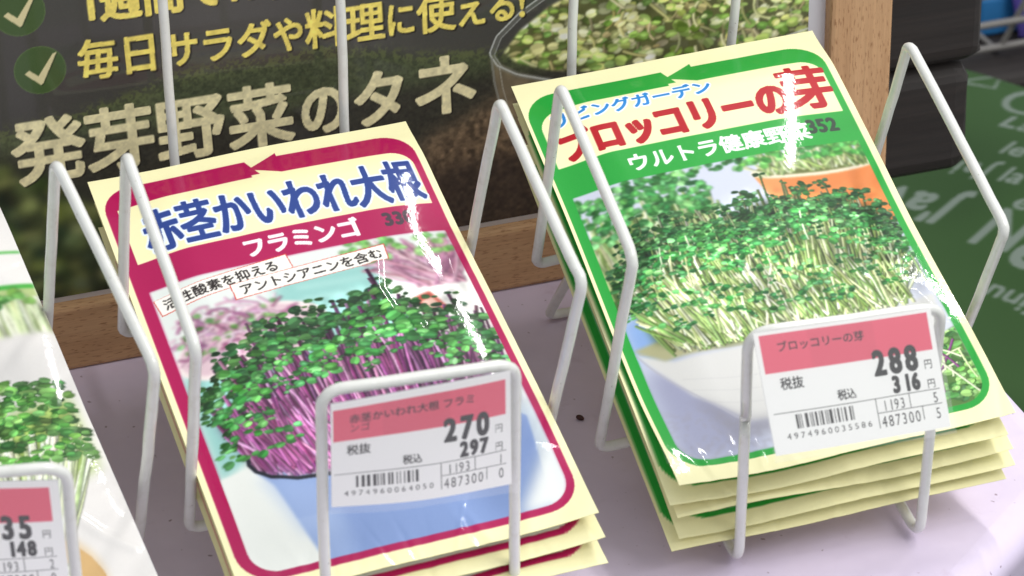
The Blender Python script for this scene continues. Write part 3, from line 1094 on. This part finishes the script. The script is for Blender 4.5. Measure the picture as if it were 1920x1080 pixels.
    sh.grain(3, r)


sh = Sheet((PX1 - PX0) * 1000, (PZ1 - PZ0) * 1000, 0.28, (60, 56, 50))
art_poster(sh)
u = np.linspace(PX0, PX1, sh.nu)
trim = int(0.088 / (PZ1 - PZ0) * sh.nv)          # the sheet is trimmed to the frame's opening
w_ = np.linspace(PZ1, PZ0, sh.nv)[trim:]
P = np.zeros((len(w_), sh.nu, 3))
P[..., 0] = u[None]
P[..., 1] = 0.004
P[..., 2] = w_[:, None]
link('poster_print', grid_mesh('poster_print', P, sh.colors()[trim:]), M_POSTER, poster)


# ------------------------------------------------------------------ wire racks
WR = 0.0014


def rack(label, hoop, front, back, feet, mesh_from=None):
    t = thing('wire_rack', label, 'wire rack', 'white wire packet racks in a row')
    t.location = Vector(hoop[3])
    inv = Matrix.Translation(-t.location)

    def part(name, pts, closed, rad, bend):
        me = tube_mesh(name, [inv @ Vector(p) for p in pts], rad, closed, bend)
        return link(name, me, M_WIRE, t, True)
    part('side_hoop', hoop, True, WR, 0.0036)
    (fl, ml, tl), (fr, mr, tr_) = front
    (bl0, bl1), (br0, br1) = back
    loop = [bl1, bl0, (bl0[0], -0.057, 0.0372), (fl[0], -0.110, 0.0118), fl, ml, tl, tr_, mr, fr,
            (fr[0], -0.110, 0.0118), (br0[0], -0.057, 0.0372), br0, br1]
    part('card_holder', loop, True, WR * 0.97, 0.0055)
    part('foot', feet, False, WR, 0.0038)
    return t


rack('white wire rack holding the green broccoli sprout packets',
     [(.003, -.0565, .0405), (.003, -.0838, .1062), (.0035, -.1362, .0842), (.003, -.1095, .0146),
      (.1045, -.1045, .0146), (.1030, -.1320, .0710), (.1027, -.0725, .0962), (.1045, -.0455, .0412)],
     (((.0257, -.1515, .0018), (.0234, -.160, .050), (.0209, -.1665, .0775)), ((.0714, -.1567, .0018), (.0708, -.1605, .0341), (.0690, -.1665, .0745))),
     (((.0296, -.0095, .052), (.0353, -.010, .190)), ((.0757, -.0095, .052), (.0875, -.0125, .190))),
     [(.0173, -.0545, .0415), (.0177, -.0207, .0018), (.0860, -.0225, .0018), (.0860, -.0470, .0415)])
rack('white wire rack holding the magenta bordered sprout packets',
     [(-.1094, -.060, .0445), (-.1068, -.087, .1090), (-.1033, -.140, .0845), (-.1054, -.113, .0175),
      (-.0135, -.109, .0140), (-.0111, -.139, .0832), (-.0142, -.086, .1068), (-.0165, -.0555, .0410)],
     (((-.0813, -.1565, .0018), (-.0815, -.164, .0441), (-.0814, -.1725, .0872)), ((-.0346, -.1535, .0018), (-.0356, -.159, .0297), (-.0372, -.171, .0838))),
     (((-.0838, -.0095, .052), (-.0805, -.010, .190)), ((-.0371, -.0095, .052), (-.0316, -.010, .190))),
     [(-.0945, -.0585, .0445), (-.0957, -.0238, .0018), (-.0300, -.0225, .0018), (-.0300, -.0555, .0420)])
rack('white wire rack at the left edge holding the plain white packets',
     [(-.2200, -.0553, .0415), (-.2160, -.084, .1077), (-.2120, -.137, .0800), (-.2140, -.110, .0130),
      (-.1182, -.1075, .0130), (-.1129, -.137, .0800), (-.1236, -.084, .1085), (-.1292, -.0553, .0415)],
     (((-.1850, -.156, .0018), (-.1850, -.164, .0463), (-.1845, -.171, .0860)), ((-.1388, -.156, .0018), (-.1383, -.164, .0463), (-.1376, -.1715, .0808))),
     (((-.190, -.0095, .052), (-.190, -.010, .190)), ((-.146, -.0095, .052), (-.1455, -.010, .190))),
     [(-.205, -.0545, .042), (-.206, -.0238, .0018), (-.140, -.0225, .0018), (-.140, -.0545, .042)])


# ------------------------------------------------------------------ seed packets
PW, PH = 88.6, 142.0


def pose(TL, TR, BL):
    TL, TR, BL = Vector(TL), Vector(TR), Vector(BL)
    X = (TR - TL).normalized()
    Y = (BL - TL)
    Y = (Y - X * X.dot(Y)).normalized()
    Nn = X.cross(-Y)
    return TL, X, Y, Nn


def packet_height(U, V, seed, puff, droop, curl, ridges=(), shoulder=None, crease=1.0):
    """Height (mm) of the front film above the packet plane, and of the edge it is sealed to."""
    r = np.random.default_rng(seed)
    s, t = U / PW, V / PH
    edge = -droop * np.sin(np.pi * s) * smooth01((t - 0.72) / 0.28) ** 1.5
    edge = edge + curl * smooth01((t - 0.86) / 0.14) * (s - .5) * 2
    edge = edge + 0.55 * np.sin(2 * np.pi * (r.uniform(.8, 1.5) * s + r.random())) * smooth01((t - .8) / .2)
    for k in range(3):
        edge = edge + crease * 0.32 * np.sin(2 * np.pi * (s * r.uniform(.6, 1.6) + t * r.uniform(-.6, .6) + r.random()))
    if shoulder is None:
        seal = smooth01(s / 0.22) * smooth01((1 - s) / 0.22) * smooth01((t - 0.02) / 0.25) * smooth01((0.985 - t) / 0.22)
        fall = 0.0
    else:                              # right flank shaped to roll off along a slanting line and catch the glare
        line, sl, run, sag = shoulder
        d = U - np.interp(V, [p[0] for p in line], [p[1] for p in line]) + run
        sl = sl[0] + (sl[1] - sl[0]) * smooth01((V - 62) / 54)
        q = np.clip(d, 0, run + 4)
        fall = sl / (2 * run) * q ** 2 + np.clip(d - run - 4, 0, None) * sl * (run + 4) / run
        fall = fall + sag * smooth01((V - 46) / 62)
        ends = smooth01((t - 0.01) / 0.12) * smooth01((0.985 - t) / 0.22)
        seal = smooth01(s / 0.22) * ends
        fall = fall * ends
    h = edge + puff * seal - fall
    # long soft creases and short crimps running in from the sealed edges
    for k in range(16):
        a = r.uniform(0, np.pi)
        cx, cy = r.uniform(0, PW), r.uniform(0, PH)
        x = (U - cx) * np.cos(a) + (V - cy) * np.sin(a)
        y = -(U - cx) * np.sin(a) + (V - cy) * np.cos(a)
        h = h + crease * r.uniform(-.22, .22) * np.exp(-(y / r.uniform(1.2, 4)) ** 2 - (x / r.uniform(8, 22)) ** 2)
    for k in range(26):
        x0 = r.uniform(2, PW - 2)
        wv = r.uniform(.8, 1.8)
        ln = r.uniform(5, 12)
        h = h + r.uniform(-.16, .16) * np.exp(-((U - x0 - (PH - V) * r.uniform(-.5, .5)) / wv) ** 2) * np.exp(-((PH - 3 - V) / ln) ** 2)
    for k in range(22):
        y0 = r.uniform(10, PH - 5)
        wv = r.uniform(.9, 2.2)
        ln = r.uniform(4, 9)
        h = h + crease * r.uniform(-.14, .14) * np.exp(-((V - y0 - (PW - U) * r.uniform(-.6, .6)) / wv) ** 2) * np.exp(-((PW - 2 - U) / ln) ** 2)
    for line, amp, wid in ridges:      # ridges added to the film to catch glare, as polylines in mm
        d = np.full(U.shape, 1e9)
        for (ax, ay), (bx, by) in zip(line, line[1:]):
            t_ = np.clip(((U - ax) * (bx - ax) + (V - ay) * (by - ay)) / ((bx - ax) ** 2 + (by - ay) ** 2), 0, 1)
            d = np.minimum(d, np.hypot(U - ax - t_ * (bx - ax), V - ay - t_ * (by - ay)))
        h = h + amp * np.exp(-(d / wid) ** 2)
    return h, edge


def packet(label, group, fr, dx, dy, depth, yaw, cols, g, seed, puff=3.4, droop=1.2, curl=0.0, ridges=(), shoulder=None, crease=1.0):
    TL, X, Y, Nn = fr
    c, s = math.cos(yaw), math.sin(yaw)
    X2, Y2 = X * c + Y * s, Y * c - X * s
    o_ = TL + X * (dx / 1000) + Y * (dy / 1000) - Nn * (depth / 1000)
    Yb = -Y2
    mw = Matrix(((X2.x, Yb.x, Nn.x, o_.x), (X2.y, Yb.y, Nn.y, o_.y), (X2.z, Yb.z, Nn.z, o_.z), (0, 0, 0, 1)))
    t = thing('seed_packet', label, 'seed packet', group, mw)
    nv, nu = cols.shape[:2]
    U, V = np.meshgrid(np.linspace(0, PW, nu), np.linspace(0, PH, nv))
    h, e = packet_height(U, V, seed, puff, droop, curl, ridges, shoulder, crease)
    link('printed_front', grid_mesh('printed_front', np.stack([U, -V, h], -1) / 1000, cols), M_FILM, t)
    U, V = np.meshgrid(np.linspace(0, PW, 60), np.linspace(0, PH, 90))
    h, e = packet_height(U, V, seed, puff, droop, curl, ridges, shoulder, crease)
    inner = smooth01(U / 3) * smooth01((PW - U) / 3) * smooth01(V / 3) * smooth01((PH - V) / 3)
    hb = h * (1 - inner) + np.minimum(e, h) * inner - 0.12 - 0.5 * inner
    P = np.stack([U, -V, hb], -1)[:, ::-1] / 1000
    link('back_sheet', grid_mesh('back_sheet', P), M_BACK, t)
    return t


def printed(art, g, full):
    sh = Sheet(PW, PH, g, CREAM)
    art(sh, full)
    sh.grain(2.0, rng)
    return sh.colors()


F_B = pose((.0093, -.0181, .0751), (.0978, -.0199, .0782), (.0081, -.1522, .0286))
F_A = pose((-.1095, -.024, .0707), (-.0211, -.0183, .0703), (-.1011, -.1587, .0267))
trC, brC = Vector((-.1338, -.0183, .0703)), Vector((-.1175, -.1525, .0265))
yc = (brC - trC).normalized()
xc = (F_A[1] - yc * F_A[1].dot(yc)).normalized()
tlC = trC - xc * PW / 1000
F_C = pose(tlC, trC, tlC + yc * 0.142)

cB, cBs = printed(art_broccoli, 0.2, True), printed(art_broccoli, 0.5, False)
cA, cAs = printed(art_flamingo, 0.2, True), printed(art_flamingo, 0.5, False)
cC, cCs = printed(art_white, 0.3, True), printed(art_white, 0.8, False)

gB = 'green bordered broccoli sprout packets stacked in the right rack'
packet('cream seed packet with green border and red Japanese title, topmost of the right stack', gB, F_B, 0, 0, 0, 0.0, cB, 0.2, 101, droop=1.8,
       puff=3.3, crease=0.35, shoulder=(((8, 79), (16, 77), (32, 71.5), (44, 67), (58, 62), (75, 60), (142, 68)), (.075, .015), 9, 2.9), ridges=((((70, 92), (80, 98), (83, 106)), 0.25, 1.5),))
for k, (dx, dy, dep, yaw, w) in enumerate(((-2.4, 1.4, 5.2, .018, 'second'), (-0.7, 3.0, 9.6, .014, 'third'), (-0.3, 4.6, 14.0, .020, 'fourth'), (-2.4, 5.8, 18.2, .016, 'fifth and lowest'))):
    packet('cream and green seed packet %s from the top of the right stack' % w, gB, F_B, dx + 142 * math.sin(yaw), dy, dep, yaw, cBs, 0.5, 110 + k, 2.6, (1.2, 0.3, 1.5, 0.2)[k], (0.6, -0.2, 1.0, 0.3)[k])
gA = 'magenta bordered sprout packets stacked in the middle rack'
packet('cream seed packet with magenta border and blue Japanese title, topmost of the middle stack', gA, F_A, 0, 0, 0, 0.0, cA, 0.2, 201, droop=1.4, puff=3.2, crease=0.5, shoulder=(((12, 86), (22, 84), (42, 79.5), (70, 82), (142, 82)), (.18, .15), 16, 0.0),
       ridges=((((63, 50), (60, 60), (61, 68), (66, 75)), 0.46, 1.7), (((82, 54), (80, 66)), 0.3, 1.6)))
for k, (dx, dy, dep, yaw, w) in enumerate(((.6, 4.4, 4.3, .002, 'second'), (.4, 8.6, 8.8, .004, 'third and lowest'))):
    packet('cream and magenta seed packet %s from the top of the middle stack' % w, gA, F_A, dx, dy, dep, yaw, cAs, 0.5, 210 + k, 2.6, 1.2, 0.5)
gC = 'plain white sprout packets stacked in the left rack'
packet('white seed packet with green rule and sprout photo, topmost of the left stack', gC, F_C, 0, 0, 0, 0.0, cC, 0.3, 301, droop=1.0,
       crease=0.5, shoulder=(((8, 87), (30, 86), (60, 84.5), (80, 82), (142, 86)), (.30, .28), 14, 0.0),
       ridges=((((72, 108), (80, 120), (86, 126)), 0.55, 1.6),))
packet('white seed packet lying under the topmost of the left stack', gC, F_C, -1.5, 1.0, 5.0, .006, cCs, 0.8, 310, 2.6, 1.0)


# ------------------------------------------------------------------ price cards
def barcode(sh, x0, x1, y0, y1, seed, col=(40, 38, 38)):
    r = np.random.default_rng(seed)
    x = x0
    mod = (x1 - x0) / 60
    while x < x1 - mod:
        w = mod * r.choice([1, 1, 1, 2, 2, 3])
        sh.poly([(x, y0), (min(x + w, x1), y0), (min(x + w, x1), y1), (x, y1)], col)
        x += w + mod * r.choice([1, 1, 2, 2, 3])


def art_card(sh, ox, oy, name, name2, p1, p2, code, d1, d2, seed, pink=(234, 90, 116)):
    """Offsets place the printed block on the card; all millimetres."""
    K = (22, 20, 20)
    q = lambda x, y: (x + ox, y + oy)
    sh.poly([q(0, 0), q(46.4, 0), q(46.4, 10.8), q(0, 10.8)], pink)
    sh.poly([q(13, 0), q(31, 0), q(31, 10.8), q(13, 10.8)], np.array(pink) * 0.975)
    tcol = (70, 18, 36)
    sh.text(name, *q(4.2, 4.9), 3.0, tcol, sx=1.0, bold=0.06)
    if name2:
        sh.text(name2, *q(4.2, 7.9), 2.8, tcol, sx=1.0, bold=0.02)
    x = 45.0 - 15.7
    for ch in p1:
        sh.text(ch, *q(x, 15.7), 9.9, K, sx=0.66, bold=0.42)
        x += 4.5 if ch != '1' else 3.6
    sh.text('円', *q(43.2, 15.9), 3.0, K, sx=0.8)
    x = 33.6
    for ch in p2:
        sh.text(ch, *q(x + (0.5 if ch == '1' else 0), 21.4), 6.5, K, sx=0.64, bold=0.3)
        x += 2.75
    sh.text('円', *q(43.2, 21.6), 3.0, K, sx=0.8)
    sh.text('税抜', *q(3.4, 15.6), 3.7, K, sx=0.86, bold=0.05)
    sh.text('税込', *q(18.0, 20.8), 3.2, K, sx=0.82, bold=0.05)

    def ln(a, b_, w=0.2):
        a, b_ = np.array(q(*a)), np.array(q(*b_))
        d = (b_ - a) / np.linalg.norm(b_ - a)
        n_ = np.array((-d[1], d[0])) * w / 2
        sh.poly([a + n_, b_ + n_, b_ - n_, a - n_], K)
    ln((0.2, 22.3), (46.4, 22.3))
    ln((28.2, 26.6), (46.4, 26.6))
    ln((28.2, 22.3), (28.2, 31.0))
    ln((37.6, 22.3), (37.6, 26.6))
    ln((40.8, 26.6), (40.8, 30.6))
    barcode(sh, q(5.8, 0)[0], q(22.4, 0)[0], q(0, 23.2)[1], q(0, 27.2)[1], seed)
    x = 2.6
    for ch in code:
        sh.text(ch, *q(x, 30.0), 2.5, K, sx=0.95, bold=0.02)
        x += 1.86
    x = 29.6
    for ch in '1193':
        sh.text(ch, *q(x + (.35 if ch == '1' else 0), 26.2), 4.3, K, sx=0.62)
        x += 1.75
    x = 28.9
    for ch in '487300':
        sh.text(ch, *q(x, 30.9), 4.7, K, sx=0.62)
        x += 1.9
    sh.text(d1, *q(44.2, 26.2), 4.3, K, sx=0.62)
    sh.text(d2, *q(44.2, 30.9), 4.6, K, sx=0.62)
    sh.grain(1.5, rng)


def card(label, corners, w, h, oy, args, seed, bow=0.0006, sleeve=True):
    sh = Sheet(w, h, 0.13, (250, 249, 246))
    art_card(sh, *args)
    TL, TR, BR, BL = (np.array(c) for c in corners)
    s = np.linspace(0, 1, sh.nu)[None, :, None]
    t = np.linspace(0, 1, sh.nv)[:, None, None]
    P = (TL * (1 - s) + TR * s) * (1 - t) + (BL * (1 - s) + BR * s) * t
    n = np.cross(TR - TL, TL - BL)
    n /= np.linalg.norm(n)
    r = np.random.default_rng(seed)
    bowf = bow * (np.sin(np.pi * s) * (0.4 + 0.6 * t)) + 0.00012 * np.sin(7 * s + 3 * t + r.random() * 6)
    P = P + n * bowf
    c0 = TL * .5 + BR * .5
    th = thing('price_card', label, 'price card', 'pink topped price cards on the rack fronts')
    th.location = Vector(c0)
    link('printed_face', grid_mesh('printed_face', P - c0, sh.colors()), M_CARD, th)
    link('card_back', grid_mesh('card_back', (P[::8, ::8] - n * 0.0002 - c0)[:, ::-1]), M_MATT, th)
    if sleeve:
        s = np.linspace(-0.015, 1.02, 24)[None, :, None]
        t = np.linspace(-0.03, 1.05, 16)[:, None, None]
        Q = (TL * (1 - s) + TR * s) * (1 - t) + (BL * (1 - s) + BR * s) * t + n * (bow * (np.sin(np.pi * np.clip(s, 0, 1)) * (0.4 + 0.6 * t)) + 0.0006)
        Q = Q + n * 0.0002 * np.sin(9 * s + 5 * t)
        link('sleeve', grid_mesh('sleeve', Q - c0), M_SLEEVE, th, True)
    return th


card('white price card reading 288 yen clipped before the broccoli packets',
     [(.0194, -.1700, .0792), (.0637, -.1700, .0768), (.0667, -.1780, .0483), (.0224, -.1780, .0501)], 49, 35, 0,
     (1.3, 1.0, 'ブロッコリーの芽', '', '288', '316', '4974960035586', '5', '5', 3), 1, 0.0003)
card('white price card reading 270 yen in the holder before the magenta packets',
     [(-.0807, -.1757, .0856), (-.0393, -.1730, .0838), (-.0380, -.1665, .0490), (-.0807, -.1687, .0540)], 48.4, 36, 0,
     (0.6, 2.4, '赤茎かいわれ大根 フラミ', 'ンゴ', '270', '297', '4974960064050', '1', '0', 4), 2, 0.0012)
card('white price card reading 135 yen before the plain white packets',
     [(-.1810, -.1745, .0870), (-.1400, -.1722, .0775), (-.1400, -.1655, .0440), (-.1810, -.1675, .0530)], 50, 36, 0,
     (1.0, 2.2, 'かいわれ大根', '', '135', '148', '4974960035012', '2', '0', 5), 3, 0.0004)

# ------------------------------------------------------------------ seeds on the table
for (x, y, rz, sc, lab) in ((.0091, -.0736, .6, 1.0, 'single dark red seed on the lavender table between two racks'),
                            (.0275, -.1440, .2, .8, 'tiny dark seed beside the foot of the right rack')):
    bm = bmesh.new()
    bmesh.ops.create_icosphere(bm, subdivisions=3, radius=1.0)
    for v_ in bm.verts:
        v_.co.x *= 0.0008 * (1 + 0.25 * v_.co.y)
        v_.co.y *= 0.0013
        v_.co.z = v_.co.z * 0.0007 + 0.0007
    o = tag(link('loose_seed', bm_mesh('loose_seed', bm), M_SEED, None, True), lab, 'seed')
    o.location = (x, y, 0.0)
    o.rotation_euler.z = rz
    o.scale = (sc, sc, sc)

# ------------------------------------------------------------------ beyond the table on the right: green printed bag, wire basket, cartons
def art_bag(sh):
    r = np.random.default_rng(9)
    n_ = vnoise(sh.a.shape[:2], 30 * sh.k, r)
    sh.a[:] = np.stack([38 + 9 * n_, 64 + 13 * n_, 28 + 7 * n_], -1)
    def T(body, x, y, *a_, **k_):
        sh.text(body, x - 20, y - 28, *a_, **k_)
    WH = (108, 120, 110)
    T('N', 127, 172, 35, WH, sx=0.72, bold=0.9)
    T('é', 147, 178, 33, WH, sx=0.95, bold=0.9)
    for k, (body, x, y) in enumerate((('La raffin', 87, 91), ('le bu', 101, 112), ('la se', 113, 131), ('ela', 129, 146))):
        T(body, x, y, 15.5, WH, bold=0.5, sx=1.0)
    # the same panel printed the other way up
    T("J'av", 110, 148, 27, WH, rot=math.pi, bold=0.9, sx=.9)
    T("J'ai a", 108, 122, 15, WH, rot=math.pi, bold=0.5)
    T('raffinu', 196, 192, 15, WH, rot=math.pi, bold=0.4)
    sh.poly(ell(66, 32, 13, 17), WH)
    sh.poly(ell(66, 33, 9.5, 13), (44, 74, 34))
    sh.stroke([(28, 32), (38, 16), (44, 30), (30, 32)], 2.2, WH)
    sh.stroke([(24, 50), (36, 42), (40, 54)], 2.2, WH)


sh = Sheet(280, 300, 0.8, (80, 130, 64), 2)
art_bag(sh)
bag = thing('green_bag', 'green fabric bag printed with white French lettering, below the table edge', 'bag')
bag.location = (0.25, 0.16, -0.60)
bag.rotation_euler.z = math.radians(-60)
u = np.linspace(-.10, .18, sh.nu)
w_ = np.linspace(.122, -.178, sh.nv)
U, V = np.meshgrid(u, w_)
Z = 0.50 + 0.003 * np.sin(U * 31 + 1) + 0.003 * np.sin(V * 26) + 0.002 * np.sin((U + V) * 50) \
    - 0.03 * smooth01((np.abs(U - .04) - .125) / .02) - 0.03 * smooth01((np.abs(V + .028) - .13) / .02)
link('printed_panel', grid_mesh('printed_panel', np.stack([U, V, Z], -1), sh.colors()), M_BAGP, bag)
M_GREEN, nt, b = mat('green bag side', (72, 118, 56), 0.6)
bm = bmesh.new()
box(bm, -.0985, .1785, -.1765, .1205, 0.0, 0.465, 0.01, 3)
link('bag_side', bm_mesh('bag_side', bm), M_GREEN, bag, True)

bm = bmesh.new()
box(bm, .15, .62, .312, .62, -.60, -.125, .004)
tag(link('display_crate', bm_mesh('display_crate', bm), M_PLANK), 'dark crate behind the green bag carrying small packs', 'crate')
bk = thing('wire_basket', 'grey wire basket on the dark crate behind the green bag', 'basket')
bk.location = (0.345, 0.335, -0.1245)
for k in range(7):
    x = -.075 + .025 * k
    link('rib', tube_mesh('rib', [(x, .04, .0013), (x, .0, .0013), (x + .012, -.006, .034)], .0013, False, .006, 8), M_GREY, bk, True)
for z, y in ((.034, -.0085), (.018, -.0055), (.0036, -.0005)):
    link('rail', tube_mesh('rail', [(-.09, y, z), (.10, y, z)], .0017, False, .01, 8), M_GREY, bk, True)
bm = bmesh.new()
box(bm, -.016, .016, -.012, .012, 0, .019, .0015)
o = tag(link('blue_carton', bm_mesh('blue_carton', bm), M_BLUE), 'small blue carton on the dark crate inside the wire basket', 'carton')
o.location = (.361, .366, -.1245)
pk_ = thing('violet_packet', 'white packet with violet edge leaning at the right edge', 'packet')
pk_.location = (.366, .346, -.1235)
pk_.rotation_euler = (-0.12, -0.22, -0.4)
bm = bmesh.new()
box(bm, .0, .05, -.002, .002, 0, .07, .001)
link('wrapper', bm_mesh('wrapper', bm), M_VIOLET, pk_)
bm = bmesh.new()
box(bm, -.0045, -.0003, -.002, .002, 0, .07, .001)
link('side_strip', bm_mesh('side_strip', bm), M_VIOLETD, pk_)
